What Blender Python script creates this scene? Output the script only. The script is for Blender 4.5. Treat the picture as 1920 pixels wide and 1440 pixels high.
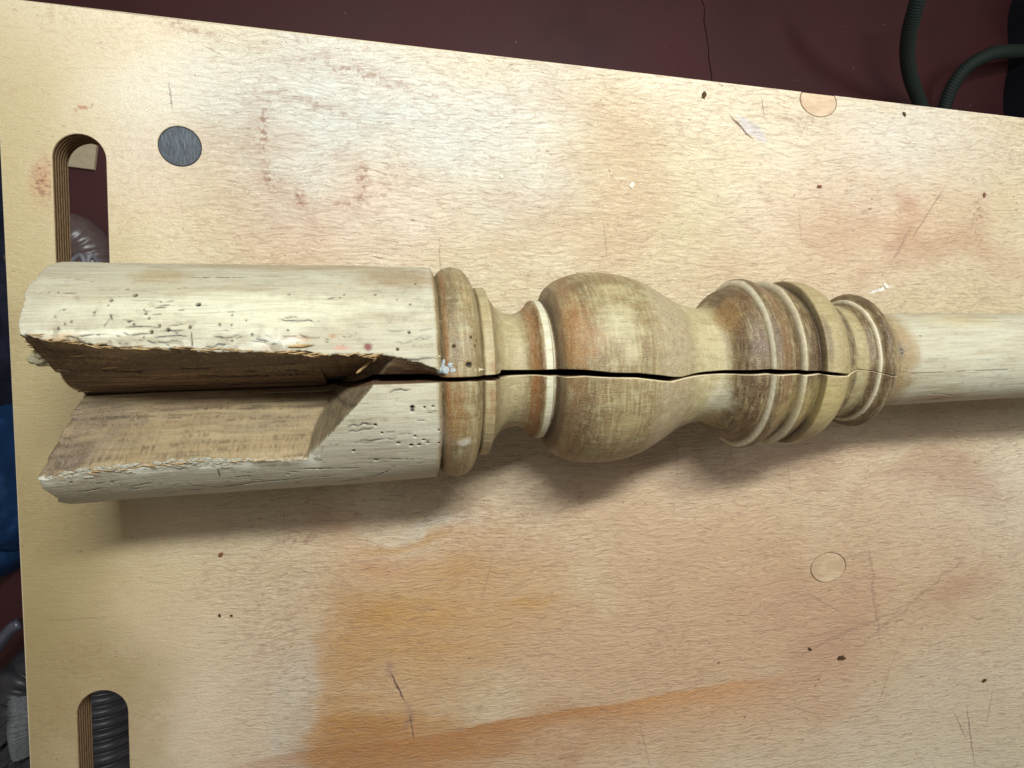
import bpy, math, random
import numpy as np
from mathutils import Matrix, Vector
from mathutils.geometry import tessellate_polygon, delaunay_2d_cdt
random.seed(7); rng=np.random.default_rng(11)
for o in list(bpy.data.objects): bpy.data.objects.remove(o)
SC=bpy.context.scene; COL=SC.collection

# ------------------------------------------------------------------ camera
F=1300.0; NX,NY=735.0,655.0; CX,CY=960.0,720.0; D=0.40     # camera 0.40 m above the bench top
nvec=np.array([NX-CX,NY-CY,F]); nvec/=np.linalg.norm(nvec)
avec=np.array([1.,0,0])-nvec*nvec[0]; avec/=np.linalg.norm(avec); bvec=np.cross(nvec,avec)
WR=np.stack([avec,-bvec,-nvec])           # camera (right, down, forward) -> world
cam=bpy.data.cameras.new('camera'); camo=bpy.data.objects.new('camera',cam); COL.objects.link(camo)
R3=np.stack([WR@np.array([1.,0,0]),WR@np.array([0,-1.,0]),WR@np.array([0,0,-1.])],axis=1)
M=Matrix([[*R3[0],0],[*R3[1],0],[*R3[2],D],[0,0,0,1]]); camo.matrix_world=M
cam.sensor_width=36; cam.sensor_fit='HORIZONTAL'; cam.lens=F/1920*36; cam.clip_start=0.01; cam.clip_end=50
SC.camera=camo
C0=np.array([0,0,D])

# ------------------------------------------------------------------ world, lamps, exposure
w=bpy.data.worlds.new('World'); SC.world=w; w.use_nodes=True
w.node_tree.nodes['Background'].inputs[0].default_value=(1.0,0.92,0.82,1)
w.node_tree.nodes['Background'].inputs[1].default_value=0.20
def area(name,loc,target,sx,sy,power,col):
    l=bpy.data.lights.new(name,'AREA'); l.shape='RECTANGLE'; l.size=sx; l.size_y=sy; l.energy=power; l.color=col
    o=bpy.data.objects.new(name,l); COL.objects.link(o); o.location=loc
    o.rotation_euler=(Vector(target)-Vector(loc)).to_track_quat('-Z','Y').to_euler(); return o
la=area('tube_lamp',(0.10,0.50,1.0),(0.17,0.24,0.0),0.56,0.08,5.2,(0.94,1.0,0.99)); la.data.spread=math.radians(88)
lb=area('far_tube_lamp',(1.35,0.50,1.15),(0.5,0.1,0.0),0.6,0.14,4.2,(0.97,1.0,0.98)); lb.data.spread=math.radians(120)
SC.view_settings.view_transform='Standard'; SC.view_settings.look='None'; SC.view_settings.gamma=1
SC.view_settings.exposure=0.0; SC.render.engine='CYCLES'
SC.render.resolution_x=1024; SC.render.resolution_y=768

# ------------------------------------------------------------------ helpers
def ray(px,py):
    d=WR@np.array([px-CX,py-CY,F]); return d/np.linalg.norm(d)
def at(px,py,z=0.0):
    d=ray(px,py); t=(z-D)/d[2]; return C0+d*t
def proj(P):
    q=(np.asarray(P)-C0)@WR      # world->cam (WR rows are world axes in cam coords)
    return CX+F*q[...,0]/q[...,2], CY+F*q[...,1]/q[...,2]
def link(name,verts,faces,mat,parent=None,smooth=False,loc=(0,0,0)):
    me=bpy.data.meshes.new(name); me.from_pydata([tuple(v) for v in verts],[],[tuple(f) for f in faces]); me.update()
    o=bpy.data.objects.new(name,me); COL.objects.link(o); o.location=loc
    if mat: me.materials.append(mat)
    if smooth: me.polygons.foreach_set('use_smooth',[True]*len(me.polygons))
    if parent is not None: o.parent=parent
    return o
def tag(o,label=None,cat=None,group=None,kind=None):
    if label: o['label']=label
    if cat: o['category']=cat
    if group: o['group']=group
    if kind: o['kind']=kind
    return o
def empty(name,loc=(0,0,0)):
    o=bpy.data.objects.new(name,None); COL.objects.link(o); o.location=loc; o.empty_display_size=0.02; return o
_T=rng.random((64,64,64)).astype(np.float32)
def vn(x,y,z):
    x,y,z=np.broadcast_arrays(x,y,z)
    xi=np.floor(x).astype(int);yi=np.floor(y).astype(int);zi=np.floor(z).astype(int)
    fx=x-xi;fy=y-yi;fz=z-zi
    fx=fx*fx*(3-2*fx);fy=fy*fy*(3-2*fy);fz=fz*fz*(3-2*fz)
    r=0
    for a in (0,1):
        for b in (0,1):
            for c in (0,1):
                r=r+_T[(xi+a)&63,(yi+b)&63,(zi+c)&63]*(fx if a else 1-fx)*(fy if b else 1-fy)*(fz if c else 1-fz)
    return r*2-1
def fbm(x,y,z,o=4):
    r=0;a=1.;s=0
    for i in range(o):
        r=r+a*vn(x*2**i+i*7.3,y*2**i+i*3.1,z*2**i+i*5.7); s+=a; a*=.5
    return r/s
def sm(a,b,x):
    t=np.clip((x-a)/(b-a),0,1); return t*t*(3-2*t)

# ------------------------------------------------------------------ materials
class NT:
    def __init__(s,name):
        s.m=bpy.data.materials.new(name); s.m.use_nodes=True; s.t=s.m.node_tree; s.n=s.t.nodes; s.l=s.t.links
        s.b=s.n['Principled BSDF']; s.tc=s.n.new('ShaderNodeTexCoord')
    def put(s,v,sock):
        if isinstance(v,bpy.types.NodeSocket): s.l.new(v,sock)
        elif v is not None:
            if isinstance(v,(tuple,list)) and len(v)==3 and len(sock.default_value)==4: v=(*v,1)
            sock.default_value=v
    def mapping(s,vec,loc=(0,0,0),rot=(0,0,0),scale=(1,1,1),typ='POINT'):
        n=s.n.new('ShaderNodeMapping'); n.vector_type=typ; s.put(vec,n.inputs[0])
        n.inputs[1].default_value=loc; n.inputs[2].default_value=rot; n.inputs[3].default_value=scale; return n.outputs[0]
    def noise(s,vec,scale,detail=4,rough=.55,dist=0,col=False):
        n=s.n.new('ShaderNodeTexNoise'); s.put(vec,n.inputs['Vector']); n.inputs['Scale'].default_value=scale
        n.inputs['Detail'].default_value=detail; n.inputs['Roughness'].default_value=rough; n.inputs['Distortion'].default_value=dist
        return n.outputs['Color' if col else 'Fac']
    def voro(s,vec,scale,feat='F1',rand=1):
        n=s.n.new('ShaderNodeTexVoronoi'); n.feature=feat; s.put(vec,n.inputs['Vector']); n.inputs['Scale'].default_value=scale
        n.inputs['Randomness'].default_value=rand; return n.outputs['Distance']
    def mr(s,v,a,b,c=0,d=1,smooth=True):
        n=s.n.new('ShaderNodeMapRange'); n.interpolation_type='SMOOTHSTEP' if smooth else 'LINEAR'
        for i,x in enumerate((v,a,b,c,d)): s.put(x,n.inputs[i])
        return n.outputs[0]
    def math(s,op,a,b=None,c=None):
        n=s.n.new('ShaderNodeMath'); n.operation=op
        for i,x in enumerate((a,b,c)): s.put(x,n.inputs[i])
        return n.outputs[0]
    def vm(s,op,a,b=None,out=0):
        n=s.n.new('ShaderNodeVectorMath'); n.operation=op; s.put(a,n.inputs[0])
        if b is not None: s.put(b,n.inputs[1])
        return n.outputs['Value' if op in('LENGTH','DOT_PRODUCT') else 0]
    def mix(s,f,a,b,mode='MIX'):
        n=s.n.new('ShaderNodeMix'); n.data_type='RGBA'; n.blend_type=mode; s.put(f,n.inputs[0]); s.put(a,n.inputs[6]); s.put(b,n.inputs[7]); return n.outputs[2]
    def sep(s,v):
        n=s.n.new('ShaderNodeSeparateXYZ'); s.put(v,n.inputs[0]); return n.outputs
    def bump(s,h,st,dist,norm=None):
        n=s.n.new('ShaderNodeBump'); s.put(h,n.inputs['Height']); n.inputs['Strength'].default_value=st; n.inputs['Distance'].default_value=dist
        if norm: s.l.new(norm,n.inputs['Normal'])
        return n.outputs[0]
    def out(s,col=None,rough=None,bump=None,spec=None,metal=None):
        s.put(col,s.b.inputs['Base Color']); s.put(rough,s.b.inputs['Roughness'])
        if bump: s.l.new(bump,s.b.inputs['Normal'])
        if spec is not None: s.put(spec,s.b.inputs['Specular IOR Level'])
        if metal is not None: s.put(metal,s.b.inputs['Metallic'])
        return s.m
def lin(r,g,b):
    f=lambda c:(c/255/12.92 if c/255<=.04045 else ((c/255+.055)/1.055)**2.4); return (f(r),f(g),f(b))

def simple(name,col,rough=.6,var=.25,scale=60,bmp=.2,spec=.4,metal=0):
    t=NT(name); n=t.noise(t.tc.outputs['Object'],scale,5); n2=t.noise(t.tc.outputs['Object'],scale*9,3)
    f=t.math('ADD',t.math('MULTIPLY',n,.6),t.math('MULTIPLY',n2,.4))
    c=t.mix(t.mr(f,.3,.7),tuple(x*(1-var) for x in col),tuple(min(1,x*(1+var)) for x in col))
    return t.out(c,rough,t.bump(f,bmp,.002),spec,metal)

# blob masks laid on the bench top at points of the bench top
def blob(t,vec,px,py,rx,ry,ang=0,soft=.6):
    p=at(px,py); sx=np.linalg.norm(at(px+rx,py)-p); sy=np.linalg.norm(at(px,py+ry)-p)
    v=t.mapping(vec,(p[0],p[1],0),(0,0,math.radians(-ang)),(sx,sy,1),'TEXTURE')
    return t.mr(t.vm('LENGTH',v),1.0,1.0-soft,0,1)

def board_material():
    t=NT('beech_plywood_face'); P=t.tc.outputs['Object']
    sx,sy,sz=t.sep(P)
    flat=t.n.new('ShaderNodeCombineXYZ'); t.l.new(sx,flat.inputs[0]); t.l.new(sy,flat.inputs[1]); flat=flat.outputs[0]
    nzf=t.vm('SUBTRACT',t.noise(flat,140,4,.65,col=True),(.5,.5,.5)); nz=t.vm('SUBTRACT',t.noise(flat,22,3,.6,col=True),(.5,.5,.5))
    def sc(v,k):
        n=t.n.new('ShaderNodeVectorMath'); n.operation='SCALE'; t.l.new(v,n.inputs[0]); n.inputs[3].default_value=k; return n.outputs[0]
    z0=lambda v:t.vm('MULTIPLY',v,(1,1,0))
    warp2=z0(t.vm('ADD',flat,t.vm('ADD',sc(nz,.012),sc(nzf,.008))))
    g0=z0(t.vm('ADD',flat,sc(nz,.012)))
    rip=t.noise(t.mapping(g0,rot=(0,0,.06),scale=(150,520,1)),1,6,.70,.9)
    rip2=t.noise(t.mapping(g0,rot=(0,0,.06),scale=(60,900,1)),1,4,.66,.8)
    fine=t.noise(t.mapping(flat,scale=(900,1500,1)),1,4,.7)
    crum=t.noise(t.mapping(flat,scale=(260,340,1)),1,4,.75)
    at1=t.n.new('ShaderNodeVertexColor'); at1.layer_name='Stain'; colr=at1.outputs[0]
    at2=t.n.new('ShaderNodeVertexColor'); at2.layer_name='Mask'; am=t.sep(at2.outputs[0]); fig=am[1]
    colr=t.mix(t.math('MULTIPLY',am[0],t.mr(crum,.46,.60)),colr,lin(132,82,58))
    def put(m,c,k):
        nonlocal colr
        colr=t.mix(t.math('MULTIPLY',m,k),colr,c)
    gry=lin(196,190,186)
    put(blob(t,warp2,1412,246,46,13,42,.4),gry,.9)
    put(blob(t,warp2,1655,538,26,5,-12,.7),lin(236,236,230),.8)
    # dashed red pencil/dirt flecks
    # veneer figure
    rc=t.mr(rip,.50,.34,0,1); rc=t.math('MULTIPLY',rc,fig); rc2=t.math('MULTIPLY',t.mr(rip2,.44,.30),fig)
    colr=t.mix(t.math('MULTIPLY',rc,.46),colr,lin(146,108,88)); colr=t.mix(t.math('MULTIPLY',rc2,.5),colr,lin(128,92,74))
    colr=t.mix(t.math('MULTIPLY',t.mr(fine,.35,.65),.26),colr,lin(150,120,88))
    # pits, specks
    for scl,th,a in((90,.10,.8),(230,.13,.7)):
        v=t.voro(t.mapping(warp2,scale=(1,1.7,1)),scl); big=t.mr(t.noise(flat,38,2),.52,.60)
        colr=t.mix(t.math('MULTIPLY',t.math('MULTIPLY',t.mr(v,th,th*.5),big),a),colr,lin(104,72,48))
    # scratches: thin strokes
    SCR=[(745,1288,44,2.0,66,1),(772,1362,30,1.4,80,.8),(320,180,36,1.4,86,.55),(825,480,40,1.3,88,.4),(1135,450,50,1.3,82,.35),(1855,1330,46,1.2,100,.45),(1820,1380,70,1.4,80,.6),
         (1800,1360,40,1.2,62,.5),(1640,1120,120,3,80,.28),(1600,1180,140,4,-20,.25),(1710,1130,160,3,-35,.25),(1545,1130,60,2,30,.3),(1390,240,38,2.0,42,.9),(1150,820,60,1,88,.3),
         (915,1080,60,1,-75,.35),(530,960,26,1,80,.3),(400,95,30,1.2,25,.5),(1430,200,24,1.2,80,.5),(1740,400,70,2,-55,.4),(1690,460,50,3,-60,.3),(1560,300,60,1,-10,.3),
         (1500,420,50,1,84,.3),(640,700,30,1,0,.2),(1210,1400,60,1.1,75,.35),(1500,1330,60,1.1,20,.3),(1660,1280,70,1.4,-70,.3),(880,1330,40,1,10,.3),(150,1160,90,.9,1,.4),
         (1270,860,70,1,86,.3),(1480,900,50,.9,82,.3),(940,320,200,.9,89,.14),(1100,300,230,.9,89,.12)]
    for x,y,rx,ry,a,k in SCR:
        put(blob(t,warp2 if rx>100 else z0(t.vm('ADD',flat,sc(nzf,.0035))),x,y,rx,ry*1.25,a,.5),lin(96,62,50),k)
    r=t.math('ADD',t.math('MULTIPLY',t.noise(flat,30,4),.22),t.math('MULTIPLY',fig,-.10)); r=t.math('ADD',r,.31)
    h=t.math('ADD',t.math('MULTIPLY',rip,.8),t.math('ADD',t.math('MULTIPLY',rip2,.4),t.math('MULTIPLY',fine,.18)))
    h=t.math('MULTIPLY',h,fig)
    return t.out(colr,r,t.bump(h,.9,.0015),.65)

def ply_material(name,c1,c2):
    t=NT(name); n=t.noise(t.mapping(t.tc.outputs['Object'],scale=(300,300,1500)),1,4)
    return t.out(t.mix(t.mr(n,.3,.7),c1,c2),.7,t.bump(n,.3,.001),.2)
M_BOARD=board_material(); _b=M_BOARD.node_tree.nodes['Principled BSDF']; _b.inputs['Coat Weight'].default_value=.22; _b.inputs['Coat Roughness'].default_value=.36; [M_BOARD.node_tree.links.new(l.from_socket,_b.inputs['Coat Normal']) for l in list(_b.inputs['Normal'].links)]
M_PLYL=ply_material('light_ply_edge',lin(150,122,88),lin(178,150,112)); M_PLYD=ply_material('dark_ply_edge',lin(84,62,44),lin(112,84,60))

def mixc(c,k,col): return c*(1-k[...,None])+np.asarray(col)*k[...,None]

def unit2(v): v=np.asarray(v)[:2]; return v/np.linalg.norm(v)
def stain_field(X,Y):
    """low-frequency colour of the veneer at board points (bleached, oiled and rusty zones, painted sheen and lower-left falloff)"""
    Z=X*0
    def wv(f,k,o): return k*fbm(X*f+o,Y*f,Z+o,3)
    wx=wv(22,.030,1)+wv(140,.007,3); wy=wv(22,.030,5)+wv(140,.007,8); w2x=wv(22,.005,1)+wv(140,.003,3); w2y=wv(22,.005,5)+wv(140,.003,8)
    def B(px,py,rx,ry,ang=0,soft=.6,fine=0):
        p=at(px,py); sx_=np.linalg.norm(at(px+rx,py)-p); sy_=np.linalg.norm(at(px,py+ry)-p); a=math.radians(-ang)
        x=X+(w2x if fine else wx)-p[0]; y=Y+(w2y if fine else wy)-p[1]
        u=(x*math.cos(a)+y*math.sin(a))/sx_; v=(-x*math.sin(a)+y*math.cos(a))/sy_
        return sm(1.0,1.0-soft,np.hypot(u,v))
    strk=fbm(X*7+w2x*60,(Y+.1*X)*110+w2y*40,Z+4,4); mod=np.clip(.85+.9*strk,.3,1.25); blo=fbm(X*14,Y*26,Z+9,4)
    k=sm(-.5,.5,fbm(X*5,Y*9,Z,4)); C=mixc(np.broadcast_to(np.array(lin(200,182,146)),(*X.shape,3)).copy(),k,lin(216,202,176)); K=Z.copy()
    yel=lin(172,154,104); org=lin(186,116,58); pnk=lin(198,152,128); dkp=lin(156,104,80)
    def put(m,c,kk):
        nonlocal C
        C=mixc(C,np.clip(m*kk,0,1),c)
    put(B(20,900,330,1400,0,.8),yel,.75); put(B(60,1300,380,620,0,.9),lin(138,122,78),.75); put(B(700,230,560,300,0,.9),lin(204,205,198),.8)  # yellow left ply; lower-left light falloff and top sheen put into the colour
    put(B(650,430,340,150,0,.9),pnk,.5); put(B(1620,420,420,230,-6,.9),pnk,.35); put(B(1250,330,280,200,0,.9),lin(198,182,140),.45); put(B(1700,270,260,150,0,.9),lin(206,200,190),.6)  # last patch: pale lamp sheen painted at the upper right
    def R_(x0,x1,y0,y1,fx=30,fy=30,wob=1.0):   # soft-edged patch with nearly straight sides
        c0=at((x0+x1)/2,(y0+y1)/2); e1=unit2(at(1920,221)-at(200,18.3)); e2=unit2(at(56,1440)-at(1,300)); dx=X+w2x*wob-c0[0]; dy=Y+w2y*wob-c0[1]
        u=(dx*e1[0]+dy*e1[1])/.0003; v=(dx*e2[0]+dy*e2[1])/.0003; hx=(x1-x0)/2; hy=(y1-y0)/2
        return sm(hx+fx,hx-fx,np.abs(u))*sm(hy+fy,hy-fy,np.abs(v))
    gold=lin(186,136,62); gor=lin(164,106,46)
    put(B(1250,1150,1000,450,-4,.8),lin(190,150,112),.8)
    put(R_(585,840,1010,1560,75,110,2.5)*mod*sm(-.6,.1,blo),gold,.6); put(B(760,1180,230,240,0,1)*mod,gold,.55); put(R_(585,700,1160,1600,80,150,2)*mod,gor,.6); put(B(720,1430,230,90,-6,1)*mod,gor,.75); put(B(1000,1390,300,60,-10,1)*mod,gor,.45); put(R_(586,1000,1100,1560,34,150,1.2)*B(586,1300,420,420,0,1),gold,.4); put(B(700,1020,200,70,0,1)*mod,lin(184,122,78),.55)
    put(R_(510,578,1230,1500,14,40,2),lin(196,184,168),.5); put(B(900,1100,300,200,0,1)*mod,gold,.35)
    put(R_(832,965,1262,1380,55,45,3),lin(202,186,154),.5); put(B(1080,1060,160,70,-10,1),lin(206,188,154),.5); put(B(830,970,140,26,-6,.9),lin(214,206,186),.6)
    put(B(990,1128,80,16,-6,1,1),gold,.7); put(B(760,1020,140,14,-8,.9,1),gold,.7)
    # long golden spill with a crisp upper edge
    p0=at(700,1396); p1=at(1490,1268); e=unit2(p1-p0); dxx=X-p0[0]; dyy=Y-p0[1]; al=(dxx*e[0]+dyy*e[1])/np.linalg.norm((p1-p0)[:2]); ac=(dxx*-e[1]+dyy*e[0])+.0035*fbm(al*7,Z,Z+2,3)+.0006*fbm(X*400,Y*400,Z,2)
    edge=sm(.0012,-.0006,ac); tail=lambda d:np.exp(np.minimum(ac,0)/d)
    fade=sm(-.05,.1,al)*sm(1.02,.8,al); put(edge*tail(.004)*fade*(.8+.5*strk),lin(172,110,40),.95); put(edge*tail(.022)*fade*mod,lin(196,140,84),.8); put(edge*tail(.045)*sm(-.6,0,al)*sm(.75,.3,al)*mod,gor,.7)
    put(edge*tail(.03)*sm(1.25,.9,al)*sm(.6,.95,al),lin(196,150,112),.5)
    pur=lin(96,66,96); put(B(728,1262,14,28,0,.9,1),pur,.35); put(B(768,1352,10,34,0,.9,1),pur,.4)
    put(B(1590,1300,70,60,0,.9)*mod,lin(184,134,98),.5); put(B(1800,1350,300,200,0,.9),lin(200,178,150),.5); put(B(1800,1100,130,60,-20,1,1)*mod,lin(160,104,72),.45)
    put(B(1790,900,260,60,-4,.9)*mod,dkp,.4); put(B(1500,840,500,70,-6,.9)*mod,dkp,.35); put(B(1760,480,240,50,-14,.9)*mod,lin(166,112,80),.35); put(B(1680,430,40,110,-20,.9)*mod,lin(170,112,84),.4)
    put(B(1500,1180,420,200,-20,.9)*sm(0,.5,blo),lin(176,130,104),.5); put(B(1100,400,900,300,0,.6)*sm(.1,.55,blo),lin(176,132,96),.35); put(B(1100,400,900,300,0,.6)*sm(.1,.55,-blo),lin(222,212,190),.4)
    put(B(88,345,38,70,10,1,1),lin(180,120,76),.5); K=np.maximum(K,B(88,345,34,64,10,.9,1)); put(B(158,206,15,4,5,.6,1),lin(158,84,50),.9)
    for x,y,rx,ry,a,kk in((500,250,12,90,5,.8),(508,340,10,44,8,1),(562,370,12,30,0,.9),(680,350,16,60,0,.8),(600,200,90,14,22,.6),(690,145,110,14,10,.7),(350,50,70,12,10,.7),(570,1015,60,18,-4,.6),(640,380,60,14,10,.5),(960,210,10,60,4,.4),(1500,230,60,20,20,.5),(1830,400,20,50,10,.6),(1100,520,200,10,3,.4)):
        K=np.maximum(K,B(x,y,rx*1.6,ry*1.3,a,.95,1)*kk); put(B(x,y,rx*2.0,ry*1.4,a,1),dkp,kk*.25)
    K=np.maximum(K,.22*sm(.0,.5,fbm(X*30,Y*30,Z+3,3)))
    fg=sm(at(230,700)[0],at(520,700)[0],X+wv(9,.04,2))*.72+.28
    return C,np.stack([K,fg,Z],-1)
# ------------------------------------------------------------------ the bench top (stack of plies, slots and plug holes really cut)
TH=0.0182
def unit(v): return v/np.linalg.norm(v)
def stadium(pc,pdirA,pdirB,rpx,yend):
    c=at(*pc)[:2]; d=unit((at(*pdirB)-at(*pdirA))[:2]); r=np.linalg.norm(at(pc[0]+rpx,pc[1])[:2]-at(pc[0]-rpx,pc[1])[:2])/2
    L=np.linalg.norm(at(pc[0],yend)[:2]-c); s=np.array([-d[1],d[0]])   # s = to one side
    pts=[]
    for i in range(33):
        a=math.pi*i/32; pts.append(c-d*math.sin(a)*r+s*math.cos(a)*r)
    for i in range(33):
        a=math.pi*i/32; pts.append(c+d*L+d*math.sin(a)*r-s*math.cos(a)*r)
    return np.array(pts)
slot1=stadium((148.5,298),(97,300),(103.8,490),50.6,690)
slot2=stadium((192,1338),(143.7,1330),(147,1425),48.0,1720)
def oval(px,py,sxx,syy,sxy,grow=1.0,n=64):
    p=[];Lc=np.linalg.cholesky(np.array([[sxx,sxy],[sxy,syy]]))
    for i in range(n):
        a=2*math.pi*i/n; q=Lc@np.array([math.cos(a),math.sin(a)]); p.append(at(px+q[0]*grow,py+q[1]*grow)[:2])
    return np.array(p)
ov1=oval(336.7,274.2,1714,1452,180); ov3=oval(1553.2,1064.4,1096,801,-132); ov2=oval(1534.6,189.2,1197,924,160,1.0,96)
TL=at(-20,-8.1)[:2]; tdir=unit((at(1920,221)-at(200,18.3))[:2]); ldir=unit((at(56.3,1440)-at(1.0,300))[:2])
# outline: rounded corner, top edge with the bite of the second plug hole
e0=at(200,18.3)[:2]
def lineint(p,d,q,e):
    A=np.array([d,-e]).T; t=np.linalg.solve(A,q-p); return p+d*t[0]
corner=lineint(e0,tdir,at(1.0,300)[:2],ldir)
rc=0.007; outline=[]
for i in range(9):
    a=i/8; P0=corner+ldir*rc; P2=corner+tdir*rc; outline.append((1-a)**2*P0+2*a*(1-a)*corner+a*a*P2)
nrm=np.array([-tdir[1],tdir[0]])      # outward (image up) normal of the top edge
inside=(ov2-e0)@nrm<0
def arc_in(ov):
    ins=(ov-e0)@nrm<0; n=len(ov); st=[i for i in range(n) if ins[i] and not ins[i-1]][0]
    seq=[ov[(st+k)%n] for k in range(int(ins.sum()))]
    prev=ov[st-1]; nxt=ov[(st+int(ins.sum()))%n]
    def cut(a,b):
        da=(a-e0)@nrm; db=(b-e0)@nrm; return a+(b-a)*(da/(da-db))
    return [cut(prev,seq[0])]+seq+[cut(seq[-1],nxt)]
bite=arc_in(ov2)
if (bite[0]-e0)@tdir>(bite[-1]-e0)@tdir: bite=bite[::-1]
full_out=list(outline)+[bite[0]]+list(bite[1:])
far=corner+tdir*0.95; low=corner+ldir*0.62
outl_bite=[*outline,*bite,far,far+ldir*.62,low]
outl_plain=[*outline,far,far+ldir*.62,low]
def area2(p): p=np.array(p); return .5*np.sum(p[:,0]*np.roll(p[:,1],-1)-np.roll(p[:,0],-1)*p[:,1])
def ccw(p): return list(p) if area2(p)>0 else list(p)[::-1]
def slab(name,outer,holes,z0,z1,mat,parent,top=True,bottom=False,bev=0,sidemat=None,grid=None):
    outer=ccw(outer); holes=[ccw(h)[::-1] for h in holes]; loops=[outer]+holes
    V=[];Fc=[];mi=[]
    allp=[p for l in loops for p in l]
    def tri(z,flip,pts):
        b=len(V); V.extend([(p[0],p[1],z) for p in pts_flat(pts)])
        for f in tessellate_polygon([[Vector((p[0],p[1],0)) for p in l] for l in pts]):
            a,c,d=f; pf=pts_flat(pts); A=(pf[c][0]-pf[a][0])*(pf[d][1]-pf[a][1])-(pf[c][1]-pf[a][1])*(pf[d][0]-pf[a][0])
            if abs(A)<1e-14: continue
            if (A<0)!=flip: f=(a,d,c)
            Fc.append(tuple(b+i for i in f)); mi.append(0)
    def pts_flat(ls): return [p for l in ls for p in l]
    ins=[]
    for l in loops:
        l=np.array(l); 
        if bev:
            t1=l-np.roll(l,1,0); t2=np.roll(l,-1,0)-l
            t1/=np.linalg.norm(t1,axis=1,keepdims=True)+1e-12; t2/=np.linalg.norm(t2,axis=1,keepdims=True)+1e-12
            tt=t1+t2; tt/=np.linalg.norm(tt,axis=1,keepdims=True)+1e-12
            ins.append(l+np.stack([-tt[:,1],tt[:,0]],1)*bev)
        else: ins.append(l)
    if top and grid is not None:
        pts=[];ed=[]
        for l in ins:
            b0=len(pts); pts+=[(float(p[0]),float(p[1])) for p in l]; ed+=[(b0+k,b0+(k+1)%len(l)) for k in range(len(l))]
        g=np.array(grid); keep=np.ones(len(g),bool)
        for l in ins:
            l=np.array(l)
            for k in range(len(l)):
                a_=l[k]; d_=l[(k+1)%len(l)]-a_; u_=np.clip(((g-a_)@d_)/(d_@d_+1e-18),0,1); keep&=np.linalg.norm(g-a_-u_[:,None]*d_,axis=1)>.0005
        g=g[keep]; pts+=[(float(p[0]),float(p[1])) for p in g]
        rv,re_,rf,_,_,_=delaunay_2d_cdt([Vector(p) for p in pts],ed,[],4,1e-7)
        V.extend([(p[0],p[1],z1) for p in rv])
        def inhole(q):
            for l in ins[1:]:
                l=np.array(l); e=np.roll(l,-1,0)-l; w_=q-l
                if (e[:,0]*w_[:,1]-e[:,1]*w_[:,0]<0).all(): return True
            return False
        hb=[(np.array(l).mean(0),np.linalg.norm(np.array(l)-np.array(l).mean(0),axis=1).max()) for l in ins[1:]]
        rva=np.array([(p[0],p[1]) for p in rv])
        for f in rf:
            q=rva[list(f)].mean(0)
            if any((q[0]-c_[0])**2+(q[1]-c_[1])**2<r_*r_ for c_,r_ in hb) and inhole(q): continue
            a_,b_,c_=rv[f[0]],rv[f[1]],rv[f[2]]; A=(b_[0]-a_[0])*(c_[1]-a_[1])-(b_[1]-a_[1])*(c_[0]-a_[0])
            Fc.append(tuple(f) if A>0 else tuple(f)[::-1]); mi.append(0)
    elif top: tri(z1,False,ins)
    if bottom: tri(z0,True,loops)
    for l,i in zip(loops,ins):
        n=len(l); b=len(V)
        zs=[(l,z0),(l,z1-bev),(i,z1)] if bev else [(l,z0),(l,z1)]
        for q,z in zs: V.extend([(p[0],p[1],z) for p in q])
        for r in range(len(zs)-1):
            for k in range(n):
                k2=(k+1)%n; Fc.append((b+r*n+k,b+r*n+k2,b+(r+1)*n+k2,b+(r+1)*n+k)); mi.append(1 if (sidemat and r==0) else 0)
    o=link(name,V,Fc,mat,parent)
    if sidemat: o.data.materials.append(sidemat); o.data.polygons.foreach_set('material_index',mi); o.data.update()
    return o
bench=empty('bench_top'); tag(bench,'stained plywood bench top with two long slots and round plugged holes, under the turned post','workbench')
g_lo=at(-60,1500)[:2]; g_hi=at(1990,-60)[:2]
GX,GY=np.meshgrid(np.arange(min(g_lo[0],at(-60,-60)[0]),max(g_hi[0],at(1990,1500)[0]),.0015),np.arange(min(g_lo[1],at(1990,1500)[1]),max(g_hi[1],at(-60,-60)[1]),.0015))
vo=slab('face_veneer',outl_bite,[slot1,slot2,ov1,ov3],-.0016,0,M_BOARD,bench,bev=.0003,sidemat=M_PLYL,grid=np.stack([GX.ravel()+.0003*np.sin(GY.ravel()*9e3),GY.ravel()],1))
_co=np.empty(len(vo.data.vertices)*3); vo.data.vertices.foreach_get('co',_co); _co=_co.reshape(-1,3); _c,_k=stain_field(_co[:,0],_co[:,1])
for nm_,ar in(('Stain',_c),('Mask',_k)):
    ca=vo.data.color_attributes.new(nm_,'FLOAT_COLOR','POINT'); ca.data.foreach_set('color',np.hstack([ar,np.ones((len(ar),1))]).astype(np.float32).ravel())
print('veneer',len(_co))
nply=12; zz=np.linspace(-.0016,-TH,nply+1)
for i in range(nply):
    def shr(l,k):
        l=np.array(l); return l
    o=slab('ply',outl_plain,[slot1,slot2],zz[i+1],zz[i],M_PLYD if i%2==0 else M_PLYL,bench,top=False,bottom=(i==nply-1))
    if i%2==0:
        # dark glue-rich plies stand back a little
        me=o.data
        co=np.array([v.co[:] for v in me.vertices]); 
        for sl in (slot1,slot2):
            c=sl.mean(0); m=(np.linalg.norm(co[:,None,:2]-sl[None],axis=2).min(1)<1e-5)
            dv=co[m,:2]-c; co[m,:2]+=dv/np.linalg.norm(dv,axis=1,keepdims=True)*.00025
        me.vertices.foreach_set('co',co.ravel()); me.update()
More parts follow.
